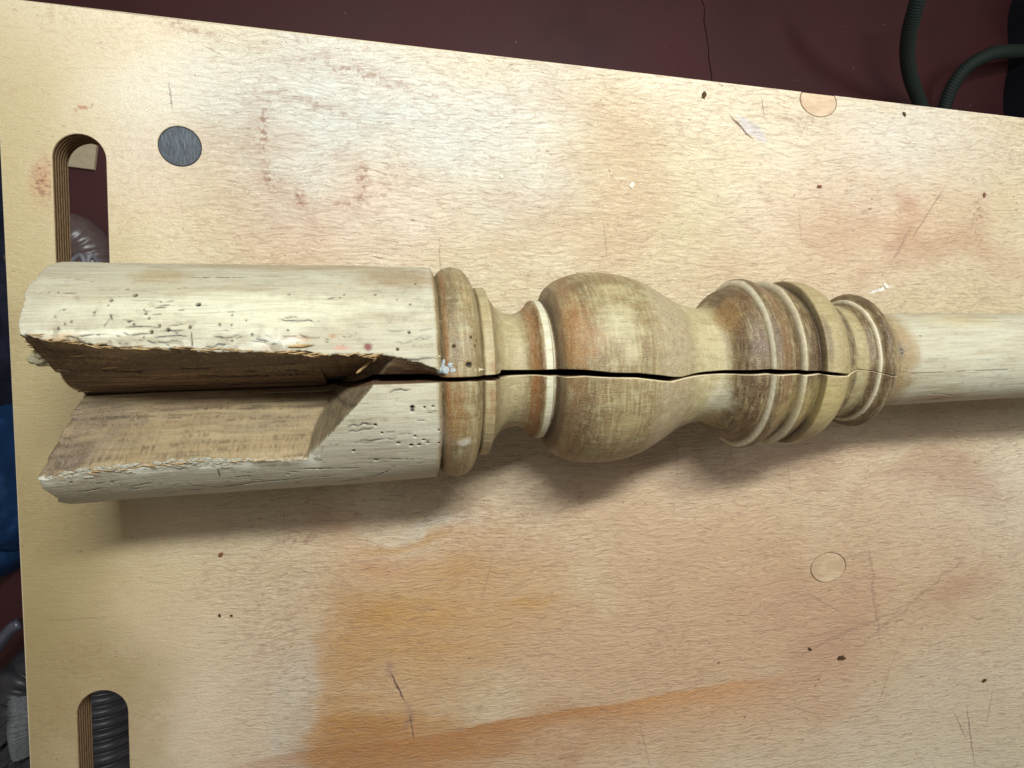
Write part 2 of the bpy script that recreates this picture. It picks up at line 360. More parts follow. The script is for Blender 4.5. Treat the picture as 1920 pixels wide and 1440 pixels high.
# socket bottom sheet under plugs = top of first ply
slab('core_face',outl_plain,[slot1,slot2],-.0019,-.00165,M_PLYD,bench,top=True)
def plug(name,ov,mat,z,label,grow=.965,par=bench):
    c=np.array(ov).mean(0); p=[c+(q-c)*grow for q in np.array(ov)]
    o=slab(name,p,[],-.0015,z,mat,par,bev=.0003); o['label']=label; return o
t=NT('dark_rubber_plug'); nn=t.noise(t.tc.outputs['Object'],90,5,.7,1.2); n2=t.noise(t.mapping(t.tc.outputs['Object'],rot=(0,0,.7),scale=(900,250,1)),1,3)
M_PLUG=t.out(t.mix(t.mr(nn,.3,.7),lin(32,37,43),lin(58,66,78)),t.mr(n2,.3,.7,.38,.6),t.bump(n2,.25,.0006),.5)
t=NT('plug_beech'); P=t.tc.outputs['Object']
rp=t.noise(t.mapping(P,rot=(0,0,.25),scale=(120,620,1)),1,4,.6,.4); bl=t.noise(P,70,3)
c=t.mix(t.mr(bl,.35,.65),lin(172,146,116),lin(190,166,136)); c=t.mix(t.math('MULTIPLY',t.mr(rp,.5,.3),.5),c,lin(160,120,92))
M_PLUG2=t.out(c,.45,t.bump(rp,.4,.0008),.5)
plug('dark_plug',ov1,M_PLUG,-.0002,'round dark blue-grey plug near the upper slot',.975)
plug('wood_plug',ov3,M_PLUG2,.00005,'round beech plug in the lower right of the board',.967)
b2=np.array(bite); c2=b2.mean(0)
plug('wood_plug',[c2+(q-c2)*.965+nrm*(0.0) for q in b2],M_PLUG2,.00005,'round beech plug cut off by the top edge of the board',1.0)

# ------------------------------------------------------------------ the turned post
HA=0.0505                                   # height of its axis
pA=at(115,719,HA); pB=at(1920,666,HA); U=unit(pB-pA); Wd=np.array([U[1],-U[0],0.])   # Wd points to the near side (down in the photo)
def axpt(s): return pA[None]+np.outer(np.atleast_1d(s),U)
def sil(s,Rr):
    A=pA+U*s; cp=C0-A; perp=cp-U*(cp@U); dist=np.linalg.norm(perp); e=perp/dist
    k=Rr/dist; out=[]
    side=np.cross(U,e)
    for sg in(-1,1):
        out.append(proj(A+Rr*(k*e+math.sqrt(1-k*k)*side*sg)))
    xs=sorted(out,key=lambda q:q[1]); return xs[0],xs[1]
def fit(x,yt,yb):
    s=(x-115)/1805*np.linalg.norm(pB-pA); Rr=.03
    for _ in range(12):
        a,b=sil(s,Rr); s+= (x-(a[0]+b[0])/2)*.00023; Rr*=(yb-yt)/(b[1]-a[1])
    return s,Rr
def fitc(x,rpx):
    s=(x-115)/1805*np.linalg.norm(pB-pA); Rr=rpx*.00023
    for _ in range(25):
        a,b=sil(s,Rr); Rr*=2*rpx/(b[1]-a[1]); cxp=proj(pA+U*s+np.array([0,0,Rr]))[0]; s+=(x-cxp)*.00021
    return s,Rr
# outline knots: (x, top, bottom, sharp) read along the outline, or (x, radius, sharp) read along the crest
PR=[(116,491,946,1),(300,494,931,0),(560,498,915,0),(790,503,899,0),(812,504,897,1),
 (831,177,1),(839,187,0),(851,194,0),(868,197,0),(884,193,0),(894,184,0),(901,171,0),(905,158,1),(907,150,1),(911,156,1),(929,156,1),(932,144,1),(940,128,0),(952,114,0),(968,106.5,0),(984,105.5,0),(1000,111,0),(1011,119,0),(1019,127,1),(1023,128.5,1),(1038,127.5,1),(1040,117,1),(1045,118,1),
 (1030,538,843,0),(1055,521,858,0),(1085,512,866,0),(1120,511,867,0),(1155,515,862,0),(1190,526,851,0),(1225,546,831,0),(1262,569,807,0),(1290,579,796,0),(1312,581,792,0),
 (1325,575,797,0),(1338,561,811,0),(1352,549,822,0),(1444,144,1),(1455,155,1),(1460,158,0),(1468,158.5,0),(1482,149,0),(1500,136,1),(1513,152.5,1),(1525,147,0),(1539,134,1),(1546,150,1),(1549,152,1),(1575,150,0),(1588,143,0),(1594,133,1),
 (1597,119,1),(1610,109,0),(1628,103,0),(1644,105,1),(1652,113,1),(1656,113.5,1),(1664,120,0),(1673,124.5,0),(1680,121,1),(1684,104,0),(1694,88,0),(1660,587,759,0),(1700,587,757,0),(1920,588,745,0),(2200,589,733,0),(2500,590,722,1)]
SP=[];RP=[];SH=[]
for p in PR:
    s,r=fit(*p[:3]) if len(p)==4 else fitc(*p[:2]); SP.append(s);RP.append(r);SH.append(p[-1])
SP=np.array(SP);RP=np.array(RP)
for i in range(1,len(SP)):
    if SP[i]<=SP[i-1]+3e-4: print('knot',PR[i],SP[i]-SP[i-1]); SP[i]=SP[i-1]+3e-4
RW=RP.copy(); RP=np.minimum(RP,HA-.0002)      # the split block is wider than tall: its halves have sprung apart
def KW(s): return np.interp(s,SP,RW/RP)
def pchip(xs,ys,x):
    h=np.diff(xs);d=np.diff(ys)/h;n=len(xs);m=np.zeros(n)
    if n==2: return ys[0]+(x-xs[0])*d[0]
    for i in range(1,n-1):
        m[i]=0 if d[i-1]*d[i]<=0 else 2*d[i-1]*d[i]/(d[i-1]+d[i])
    m[0]=1.5*d[0]-.5*m[1]; m[-1]=1.5*d[-1]-.5*m[-2]
    i=np.clip(np.searchsorted(xs,x)-1,0,n-2);t=(x-xs[i])/h[i]
    return (2*t**3-3*t**2+1)*ys[i]+(t**3-2*t**2+t)*h[i]*m[i]+(-2*t**3+3*t**2)*ys[i+1]+(t**3-t**2)*h[i]*m[i+1]
def Rprof(s):
    s=np.atleast_1d(np.asarray(s,float)); out=np.empty_like(s); k=[i for i in range(len(SH)) if SH[i]]
    for a,b in zip(k[:-1],k[1:]):
        m=(s>=SP[a])&(s<=SP[b]); 
        if m.any(): out[m]=pchip(SP[a:b+1],RP[a:b+1],s[m])
    out[s<SP[0]]=RP[0]; out[s>SP[-1]]=RP[-1]; return out
_ss=np.linspace(SP[0],SP[-1],6000); _rr=Rprof(_ss)
def Rf(s): return np.interp(s,_ss,_rr)
def surf(px,py):
    """point of the unbroken turned surface seen at a point of the photo -> s, v, h (v to the near side, h above axis)"""
    d=ray(px,py); t=np.linspace(.26,.46,6000); P=C0+t[:,None]*d-pA; s=P@U; v=P@Wd/KW(s); h=P[:,2]
    ins=(v*v+h*h)<Rf(s)**2
    i=np.argmax(ins) if ins.any() else np.argmin(np.hypot(v,h)-Rf(s)); return s[i],v[i],h[i]
OK=.85                                         # polar origin lies OK*R below the axis
def ang(s,v,h): return math.atan2(v,h+OK*float(Rf(s)))
# crack lips
CRK=[(640,715,722),(700,704,722),(806,703,718),(830,708,716),(883,707,715),(907,704,714),(932,702,713),(937,701,712),(940,694,708),(1008,694,703.5),(1046,692.6,704.5),(1099,694,705),(1147,699,708),
     (1199,700,709),(1240,704,714),(1262,707,716),(1276,707,712),(1283,705.6,710),(1312,699,704),(1369,695,701),(1444,693,700),(1511,696,703),(1556,698,703),(1593,701,704),(1600,696,698),(1608,692,693.3),(1650,698,699.1),(1683,704,704.8)]
cs=[];ct=[];cw=[]
for x,a,b in CRK:
    s,v,h=surf(x,a); s2,v2,h2=surf(x,b); t1=ang(s,v,h);t2=ang(s2,v2,h2); cs.append(s);ct.append((t1+t2)/2);cw.append(abs(t2-t1)/2*(1.3 if 1285<x<1598 else 1.08))
def edge_curve(pts):
    q=[surf(*p) for p in pts]; return np.array([a[0] for a in q]),np.array([ang(*a) for a in q])
# notch rims
uS,uA=edge_curve([(37,622),(100,638),(200,648),(358,651),(364,656),(500,657),(600,662),(705,665),(730,666)])
lS,lA=edge_curve([(84,899),(130,891),(200,884),(350,869),(440,868),(575,862),(600,861)])
uS[0]=min(uS[0],-.01)
HV=-.22
def vline(px,py):          # notch root: height HV*R above axis
    s=.0
    for _ in range(8):
        z=HA+HV*float(Rf(s)); P=at(px,py,z)-pA; s=P@U
    return s,P@Wd/float(KW(s)),z-HA
vq=[vline(*p) for p in [(150,741),(300,734),(450,729),(600,723),(640,719)]]
vS=np.array([a[0] for a in vq]); vV=np.array([a[1] for a in vq])
# end wall plane  s < a + b v + c h  is removed
W1=vline(616,734); W2=surf(697,726); W3=surf(574,862)
A3=np.array([[1,W[1],W[2]] for W in (W1,W2,W3)]); ea,eb,ec=np.linalg.solve(A3,np.array([W1[0],W2[0],W3[0]]))
sW0,sW1=W1[0],W2[0]
# second splintered strip on the far half between notch and first bead
qS,qA=edge_curve([(690,664),(705,667),(760,674),(815,688),(832,700)])

SW_END=.118
def thc(s):
    a_notch=np.arctan2(np.interp(s,vS,vV),(HV+OK)*Rf(s)); a_s=np.interp(s,cs,ct)
    k=np.clip((s-sW0)/(sW1-sW0),0,1); return a_notch*(1-k)+a_s*k
s_hair=cs[-4]; s_end=SP[-1]
def half(s):
    a=np.interp(s,cs,cw,left=cw[0]*.5,right=0)
    k=np.clip((s-sW0)/(sW1-sW0),0,1); return np.where(s<sW0,.010,a*k+.010*(1-k))
# rows
SMAX=SP[-1]; vis=surf(1925,680)[0]+.01
rows=list(np.arange(0,vis,.00043))+list(np.arange(vis,SMAX,.004))+[SMAX]
rows=[r for r in rows if min(abs(r-SP))>.00018]+list(SP[SP>1e-5])+[0.0]; rows=np.array(sorted(set(rows))); rows=rows[rows>=0]
NS=len(rows)
# columns : angle offsets from the crack
fr=np.linspace(0,1,225); dense=np.radians(60)*fr
coarse=np.radians(60)+(np.pi-np.radians(60))*np.linspace(0,1,26)[1:]
offs=np.concatenate([dense,coarse])       # 0..pi
NW=13
Rr=Rf(rows)
FIS={}
def section(sg):
    """sg=+1 near side, -1 far side: (NS,ncol) polar angle, radius, wall flag"""
    th_c=thc(rows); hf=half(rows)+1e-4
    th=th_c[:,None]+sg*(hf[:,None]+offs[None]*(np.pi-hf[:,None])/np.pi)
    if True:
        end=th_c[:,None]+sg*np.pi
    Rc=Rr[:,None]; dv=np.sin(th);dh=np.cos(th); oh=-OK*Rc
    # circle
    bq=oh*dh; tc=-bq+np.sqrt(bq*bq-(oh*oh-Rc*Rc))
    r=tc.copy(); inner=np.zeros_like(r)
    s=rows[:,None]+0*th
    # notch faces
    rim=np.interp(rows,uS,uA)[:,None] if sg<0 else np.interp(rows,lS,lA)[:,None]
    jag=.004*vn(rows*300,rows*0,rows*0+sg*3)+.008*vn(rows*90,rows*0+5,rows*0+sg*3)+.002*vn(rows*900,rows*0+5,rows*0+sg*3)
    rim=rim+jag[:,None]
    vv=np.interp(rows,vS,vV)[:,None]; vh=HV*Rc-oh      # root relative to the origin
    dvr=np.sin(rim);dhr=np.cos(rim); bb=oh*dhr; tr=-bb+np.sqrt(bb*bb-(oh*oh-Rc*Rc)); ax=tr*dvr; ah=tr*dhr
    # ray/segment-line intersection
    ex=ax-vv; ey=ah-vh; den=dv*ey-dh*ex; tseg=(vv*ey-vh*ex)/np.where(abs(den)<1e-9,1e-9,den)
    lo=(th-rim)*sg<0       # between crack and rim
    lo&=(np.abs(th-th_c[:,None])<1.5)
    d3=eb*dv+ec*dh; t3=tc+(s-(ea+eb*tc*dv+ec*(tc*dh+oh)))/np.maximum(d3,.08)
    tin=np.maximum(tseg,t3)
    # fibres on the torn faces
    V0=np.clip(tin,0,.06)*dv; H0=np.clip(tin,0,.06)*dh+oh
    fib=fbm(s*16,V0*420,H0*420,4)*.0010+vn(s*7,V0*160,H0*160+9)*.0010*(1.6 if sg<0 else .35)
    step=np.round(2.2*vn(s*12,V0*140+3,H0*140))/2.2*.0017
    wallm=(t3>tseg)*sm(0,.08,np.abs(th-th_c[:,None]))
    tin2=tin+wallm*(fbm(s*500,V0*500,H0*500,3)*.0016+fbm(s*120,V0*120,H0*120+4,2)*.0016)+(fib*(1.25 if sg<0 else .75)+step*(1.0 if sg<0 else .25))*sm(0,.12,np.abs(th-th_c[:,None])+.02)
    q1=vn(s*5+sg,V0*210+H0*160,H0*0+2); q2=vn(s*8+3,V0*420+H0*300+9,H0*0+5)
    msk=sm(.0,.35,vn(s*22+9,V0*90,H0*90+3)+(.35 if sg<0 else .0))
    fis=np.maximum(np.exp(-(q1/.035)**2),.8*np.exp(-(q2/.05)**2))*msk*(1-wallm)
    tin2=tin2-fis*(.0018 if sg<0 else .0008)
    if sg>0:
        for k_,o_ in((.055,0.),(.09,3.)):
            ln=np.exp(-((th-th_c[:,None]-k_*(1+.35*vn(s*30+o_,s*0,s*0)))/.006)**2)*sm(-.1,.3,vn(s*18+o_,s*0+4,s*0)); tin2=tin2-ln*.0015; fis=np.maximum(fis,ln)
    FIS[sg]=fis
    cutm=lo&(tin2<tc)
    r=np.where(cutm,np.minimum(tin2,tc),r); inner=np.where(cutm,1.0,inner)
    wall3=cutm&(t3>tseg)
    # chamfer-like splintered strip on far half
    if sg<0:
        ra=(np.interp(rows,qS,qA)+.01*vn(rows*260,rows*0+2.2,rows*0))[:,None]; on=(rows>sW0)&(rows<qS[-1])
        rel=(th-ra)/np.maximum(th_c[:,None]-hf[:,None]-ra,1e-3)
        drop=np.where(on[:,None]&(rel>0),np.clip(rel,0,1)*.011+.0006,0)
        drop*=sm(qS[-1],qS[-1]-.003,rows)[:,None]
        m=drop>0; r2=r-drop*(1+.15*fbm(s*40,th*30,th*0,3)); inner=np.where(m&~cutm,.85,inner); r=np.where(m,np.minimum(r,np.maximum(r2,.004)),r)
    return th,r,inner,tc,wall3.astype(float)
HOLES=[(238,542,1),(253,553,1.7),(208,563,1.2),(202,572,.8),(371,570,1.8),(269,580,.8),(272,587,1.1),(278,596,1),(241,602,1.1),(250,608,.9),(298,610,1),(355,613,1.1),(314,618,1.4),(283,622,1.3),
 (175,585,.9),(90,594,.8),(115,608,.8),(130,603,.9),(98,616,1.1),(434,590,.8),(461,600,.7),(411,608,.9),(433,609,.8),(472,627,.9),(172,527,.8),(378,520,.7),(541,552,.9),(645,552,.8),(703,552,1),
 (744,561,.8),(769,570,.9),(778,532,1),(767,623,1.1),(745,655,1.1),(539,619,.8),(773,764,1.6),(773,770,1.4),(796,764,.8),(812,762,.8),(704,797,1.1),(716,812,.8),(747,831,1.1),(771,835,1.3),(786,834,1.2),
 (794,825,.9),(802,830,1),(663,846,1),(705,863,1.3),(823,807,.8),(823,831,.8),(778,818,.9),(883,632,1),(892,649,1.1),(851,649,1.2),(879,684,2.2),(900,788,.8),(893,640,.8),(540,890,.9),(120,905,.8),(210,905,.8),(600,880,.8),
 (1726,630,.8),(1575,702,.7),(1690,655,1),(1692,663,1)]
HQ=[(*surf(x,y),k) for x,y,k in HOLES]
CHK=[] # small checks: px,py,len,width,angle-ish slope(px), strength
def chk(x0,y0,x1,y1,w=1.0):
    a=surf(x0,y0);b=surf(x1,y1); CHK.append((a,b,w))
for q in [(280,567,325,563),(285,573,318,571),(290,577,312,575),(285,588,302,588),(55,549,140,549),(100,585,118,578),(175,595,182,578),(195,612,207,595),(206,588,210,600),
 (140,632,180,628),(180,628,200,622),(235,612,300,615),(230,625,285,628),(290,632,350,630),(300,622,345,618),(358,622,360,650),(385,650,425,645),(430,645,440,632),(440,632,455,629),(465,650,475,636),
 (470,642,520,645),(480,635,505,640),(560,628,600,632),(350,520,470,519),(378,519,430,520),(600,560,680,556),(520,600,600,601),(650,800,690,794),(652,810,700,803),(675,827,745,822),(700,795,660,798),(690,862,795,861),
 (600,855,605,838),(640,890,600,895),(590,895,480,905),(480,905,400,915),(560,880,680,878),(740,758,745,745),(730,735,770,728),(120,925,200,915),(230,915,290,905),(350,905,365,918),(355,910,420,914),(420,913,475,906),(408,880,412,895),
 (440,895,470,893),(540,885,560,886),(620,905,700,893),(700,893,735,880),(700,640,690,660),(250,640,340,642),(400,632,450,630),(110,628,160,640),(700,676,820,672),
 (1646,657,1680,647),(1584,764,1607,773),(1607,773,1631,784),(1730,751,1765,747),(1745,738,1790,740),(1560,690,1563,640),(1690,655,1700,662)]: chk(*q)
rr=random.Random(5)
for i in range(22):
    x=rr.uniform(90,800); y=rr.choice([rr.gauss(628,12),rr.gauss(628,12),rr.uniform(510,600)]); L=rr.uniform(8,34); chk(x,y,x+L,y+rr.uniform(-4,2),rr.uniform(.4,.75))
for i in range(40):
    x=rr.uniform(130,815); y=rr.uniform(905,935)-(x-100)*.05 if x<580 else rr.uniform(745,890); L=rr.uniform(8,34); chk(x,y,x+L,y-rr.uniform(-2,4),rr.uniform(.4,.8))
for i in range(22):    # flakes of old paint curling by the rims
    x=rr.uniform(90,700); y=rr.gauss(640,7); a=rr.uniform(0,6.28); chk(x,y,x+7*math.cos(a),y+6*math.sin(a),rr.uniform(.5,.8))
def band(s,a,b,soft=.0012): return sm(a-soft,a+soft,s)*sm(b+soft,b-soft,s)
def sx(px,Rpx_y=690):      # axial position of the crest seen at photo x
    return surf(px,Rpx_y)[0]
PALE=np.array(lin(186,181,160)); WARM=np.array(lin(162,142,100)); OLIVE=np.array(lin(116,94,56)); BROWN=np.array(lin(88,64,37)); DKB=np.array(lin(62,40,24)); ORG=np.array(lin(142,90,44)); GREY=np.array(lin(184,176,158)); DIRT_SHADE=np.array(lin(24,17,13)); RAW=np.array(lin(138,102,66)); RAWL=np.array(lin(182,154,112)); WHITE=np.array(lin(226,224,208))
def relief(s,th,r,inner,wall3,sg):
    Rc=Rf(s); v=r*np.sin(th); h=r*np.cos(th)-OK*Rc
    outer=inner<.5
    disp=np.zeros_like(r); hole=np.zeros_like(r)
    block=sm(sx(822,650),sx(815,650),s)
    # turning + wear
    # hand-worn surface : slow waves, fine streaks along the grain on the block and shaft
    disp+=np.where(outer,fbm(s*30,v*60,h*60,3)*.00045+fbm(s*60,v*900,h*900,3)*.00009,0)
    disp+=np.where(outer,fbm(s*700,v*260,h*260,2)*.00006,0)
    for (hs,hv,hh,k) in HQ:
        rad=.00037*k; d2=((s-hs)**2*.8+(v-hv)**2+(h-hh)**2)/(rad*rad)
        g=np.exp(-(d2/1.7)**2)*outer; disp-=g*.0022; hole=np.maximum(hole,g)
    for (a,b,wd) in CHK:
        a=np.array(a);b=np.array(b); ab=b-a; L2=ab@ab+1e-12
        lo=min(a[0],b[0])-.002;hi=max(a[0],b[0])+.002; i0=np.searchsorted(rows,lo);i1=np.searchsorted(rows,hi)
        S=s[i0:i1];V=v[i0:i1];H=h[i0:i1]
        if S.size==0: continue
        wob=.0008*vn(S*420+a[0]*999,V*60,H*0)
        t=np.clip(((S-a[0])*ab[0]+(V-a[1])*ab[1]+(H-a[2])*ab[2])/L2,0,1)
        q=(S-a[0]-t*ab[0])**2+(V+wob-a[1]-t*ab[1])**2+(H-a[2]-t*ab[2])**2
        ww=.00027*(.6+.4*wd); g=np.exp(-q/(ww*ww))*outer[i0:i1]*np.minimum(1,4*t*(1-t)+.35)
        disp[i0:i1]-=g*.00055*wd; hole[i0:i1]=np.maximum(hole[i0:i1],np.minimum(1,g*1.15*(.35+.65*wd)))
    # ---------------------------------------------------------------- colour of the wood and old finish, some cove shade painted in
    n1=fbm(s*22,v*90,h*90,4); n2=fbm(s*60,v*420,h*420,3); n3=fbm(s*300,v*300,h*300,3)
    c=np.broadcast_to(PALE,(*s.shape,3)).copy()
    c=mixc(c,np.clip(.35+.8*n1,0,1)*.5,WARM); c=mixc(c,sm(.1,.6,n2)*.28,lin(150,126,84))
    # far end greyer
    ringy=.6*fbm(s*900,np.arctan2(v,h)*5,s*0+1,3)+.6*fbm(s*2200,np.arctan2(v,h)*11,s*0+8,2)          # turning lines run round
    tn=1-block-sm(sx(1690,660),sx(1720,660),s); tn=np.clip(tn,0,1)
    tc_=mixc(np.broadcast_to(WARM,c.shape).copy(),np.clip(.62+.5*n1+.5*n3,0,1)*.85,OLIVE); tc_=mixc(tc_,sm(-.1,.5,ringy)*.6,lin(112,86,52)); tc_=mixc(tc_,sm(.0,.55,n3)*.35,lin(196,188,146)); tc_=mixc(tc_,sm(.1,.5,-ringy)*.25,lin(200,190,150))
    c=mixc(c,tn,tc_)
    amp=np.clip(.78+.30*n1+.7*ringy+.3*n3,0,1.1)
    def ring(x0,x1,col,k,y=660,soft=.001):
        nonlocal c
        bm=band(s,sx(x0,y),sx(x1,y),soft); c=mixc(c,np.clip(bm*(k*amp if k<=1 else .92+.12*n3),0,1),col)
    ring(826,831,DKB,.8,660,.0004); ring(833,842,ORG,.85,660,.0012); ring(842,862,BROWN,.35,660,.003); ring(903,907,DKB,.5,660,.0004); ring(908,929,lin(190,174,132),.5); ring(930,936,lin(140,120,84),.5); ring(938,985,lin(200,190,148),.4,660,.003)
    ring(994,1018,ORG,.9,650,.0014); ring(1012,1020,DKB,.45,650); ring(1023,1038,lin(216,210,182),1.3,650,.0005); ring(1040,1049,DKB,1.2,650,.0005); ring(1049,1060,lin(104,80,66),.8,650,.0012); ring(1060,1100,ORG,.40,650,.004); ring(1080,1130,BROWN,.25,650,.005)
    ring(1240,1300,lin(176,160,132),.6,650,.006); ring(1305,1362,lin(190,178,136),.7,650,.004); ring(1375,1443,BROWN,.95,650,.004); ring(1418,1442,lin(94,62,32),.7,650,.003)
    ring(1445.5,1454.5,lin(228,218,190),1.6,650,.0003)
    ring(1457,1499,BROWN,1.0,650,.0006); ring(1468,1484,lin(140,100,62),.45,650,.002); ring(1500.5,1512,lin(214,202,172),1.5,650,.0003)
    ring(1514,1538,lin(88,64,36),1.0,650,.0006); ring(1534,1546,DKB,1.1,650,.0004); ring(1550,1592,lin(168,150,108),.7,650,.001); ring(1593,1600,DKB,.5,650,.0005)  # dark line before the band paints its undercut shadow
    ring(1597,1606,DKB,.6,650,.001); ring(1606,1626,lin(180,168,126),.5,650,.002); ring(1629,1643,BROWN,1.0,650,.0008); ring(1645.5,1652.5,lin(222,210,182),1.5,650,.0003); ring(1655,1680,BROWN,1.0,650,.0008); ring(1683,1720,lin(150,126,90),.55,650,.004)  # shade of the deep cove painted brown on both sides of its pale centre
    # patches
    def patch(x,y,rx,ry,col,k,nz=.5):
        nonlocal c
        a=surf(x,y); bx=surf(x+rx,y); by=surf(x,y+ry); lx=abs(bx[0]-a[0])+1e-4; ly=math.hypot(by[1]-a[1],by[2]-a[2])+1e-4
        d=np.sqrt(((s-a[0])/lx)**2+(((v-a[1])**2+(h-a[2])**2)/ly**2))+nz*n1+nz*.6*n3
        c=mixc(c,np.clip(sm(1.3,.35,d)*k,0,1),col)
    patch(300,518,62,20,lin(160,136,92),.6); patch(745,520,95,24,lin(142,114,78),.7); patch(560,500,240,8,lin(150,124,80),.55)
    patch(550,636,50,9,lin(164,112,66),.8,.8); patch(622,630,18,7,lin(168,112,70),.7,.8); patch(690,650,9,8,lin(120,58,52),1,.25); patch(640,652,18,5,lin(196,140,120),.8,.6); patch(505,650,20,6,lin(190,146,130),.5,.7)
    patch(180,625,130,10,lin(232,228,204),.8,.9); patch(520,640,60,12,WHITE,.8,.8); patch(110,632,50,9,lin(190,150,100),.8,.7)
    patch(420,580,330,50,lin(222,218,188),.55,.6); patch(770,800,60,80,lin(206,200,178),.5); patch(300,915,260,30,GREY,.7,.6); patch(660,880,170,50,GREY,.5,.5)
    patch(1165,600,34,40,lin(196,188,150),.5,.7); patch(1185,660,20,24,lin(200,190,150),.45,.7); patch(1150,540,30,16,lin(190,176,132),.4,.8); patch(1075,790,40,60,BROWN,.4,.7); patch(1090,640,40,70,lin(160,110,56),.45,.7)
    patch(1180,790,20,14,lin(176,160,112),.4,.6); patch(870,830,12,6,lin(216,212,196),.7,.8); patch(855,770,22,60,lin(140,98,44),.55,.7); patch(845,560,18,34,BROWN,.4,.6); patch(925,750,9,30,ORG,.45,.7); patch(925,690,7,24,ORG,.5,.7)
    patch(1365,590,40,50,lin(140,104,56),.6,.5); patch(1350,745,36,22,lin(206,200,176),.6,.8); patch(1700,650,26,40,lin(152,128,92),.8,.5); patch(1688,655,10,20,lin(120,110,98),.7,.5)
    patch(1800,600,140,16,lin(188,170,124),.4); patch(1760,744,60,5,lin(150,110,70),.6,.4); patch(1550,760,40,40,lin(196,176,112),.4); patch(1555,640,8,60,DKB,.5,.3)
    # crusted filler along the near rim, chalky paint along the far one
    rimd=np.abs(th-np.interp(rows,lS,lA)[:,None]) if sg>0 else np.abs(th-np.interp(rows,uS,uA)[:,None]); rk=sm(.075,.0,rimd+.05*n3+.03*n1)*(s<SW_END)
    c=mixc(c,rk*(.85 if sg>0 else .22)*sm(-.25,.15,fbm(s*60,s*0+sg,s*0,3)),WHITE); c=mixc(c,rk*sm(.1,.35,n3)*.6,lin(96,80,60))
    # raw wood on the notch faces, far face coloured darker as the unlit side
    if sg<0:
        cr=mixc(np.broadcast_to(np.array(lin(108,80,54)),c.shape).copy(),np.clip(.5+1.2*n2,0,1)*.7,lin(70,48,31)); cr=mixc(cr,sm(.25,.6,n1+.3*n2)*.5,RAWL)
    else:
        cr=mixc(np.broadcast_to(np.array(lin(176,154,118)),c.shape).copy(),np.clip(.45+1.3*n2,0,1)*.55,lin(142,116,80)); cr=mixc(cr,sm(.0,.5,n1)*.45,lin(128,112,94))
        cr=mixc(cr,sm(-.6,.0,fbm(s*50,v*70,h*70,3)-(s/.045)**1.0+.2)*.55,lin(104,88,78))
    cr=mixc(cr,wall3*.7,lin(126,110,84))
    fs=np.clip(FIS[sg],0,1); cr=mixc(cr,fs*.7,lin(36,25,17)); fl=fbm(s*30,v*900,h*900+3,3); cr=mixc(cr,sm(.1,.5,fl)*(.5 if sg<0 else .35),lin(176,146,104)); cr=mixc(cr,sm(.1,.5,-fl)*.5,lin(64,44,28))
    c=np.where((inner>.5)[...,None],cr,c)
    c=mixc(c,np.clip(hole*1.15,0,1),DIRT_SHADE)
    c=mixc(c,wall3*np.clip(.5+1.6*n3,0,1)*.45,lin(84,66,44)); c=mixc(c,sm(.25,.6,n3*n2*4)*.15,DIRT_SHADE)
    return disp,c
cols=[];rads=[];ths=[]
def build_side(sg):
    th,r,inner,tc,w3=section(sg)
    s=rows[:,None]+0*th
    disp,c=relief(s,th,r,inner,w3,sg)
    # keep bottom contact clean
    r=np.maximum(r+disp*sm(2.6,2.2,np.abs(th)),.003)
    # slit walls : from lip down towards the origin
    th_c=thc(rows); hf=half(rows)+1e-4; depthk=np.where(rows<sW0,.55,np.interp(rows,[sW0,s_hair,cs[-1],cs[-1]+.001],[.72,.35,.03,.0]))
    k=np.linspace(0,1,NW)[1:]
    rl=r[:,0]; rb=rl*(1-depthk)
    wt=rl[:,None]*(1-k)+rb[:,None]*k
    wth=th_c[:,None]+sg*hf[:,None]*(1-k**1.5*.92)*(1+.15*vn(rows[:,None]*160,k*4,k*0))
    wth[:,-1]=th_c
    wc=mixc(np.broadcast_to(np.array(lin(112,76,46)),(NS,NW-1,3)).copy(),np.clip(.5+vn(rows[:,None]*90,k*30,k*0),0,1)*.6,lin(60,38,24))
    lipc=sm(sx(940,700),sx(960,700),rows)
    if sg>0: wc[:,0]=mixc(wc[:,0],lipc*.9,lin(226,206,164)); wc[:,1]=mixc(wc[:,1],lipc*.7,lin(206,180,136))
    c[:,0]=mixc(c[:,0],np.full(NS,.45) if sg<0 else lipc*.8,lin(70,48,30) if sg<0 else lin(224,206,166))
    return th,r,c,wth,wt,wc
thN,rN,cN,wthN,wtN,wcN=build_side(1); thF,rF,cF,wthF,wtF,wcF=build_side(-1)
# closed loop order: slit bottom -> near wall up -> near surface -> bottom -> far surface back -> far wall down
TH_=np.concatenate([wthN[:,::-1],thN,thF[:,:-1][:,::-1],wthF[:,:-1]],1)
RA=np.concatenate([wtN[:,::-1],rN,rF[:,:-1][:,::-1],wtF[:,:-1]],1)
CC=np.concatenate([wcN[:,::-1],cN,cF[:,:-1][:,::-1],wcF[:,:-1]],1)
NC=TH_.shape[1]
v=RA*np.sin(TH_); h=RA*np.cos(TH_)-OK*Rr[:,None]
S=rows[:,None]+0*v
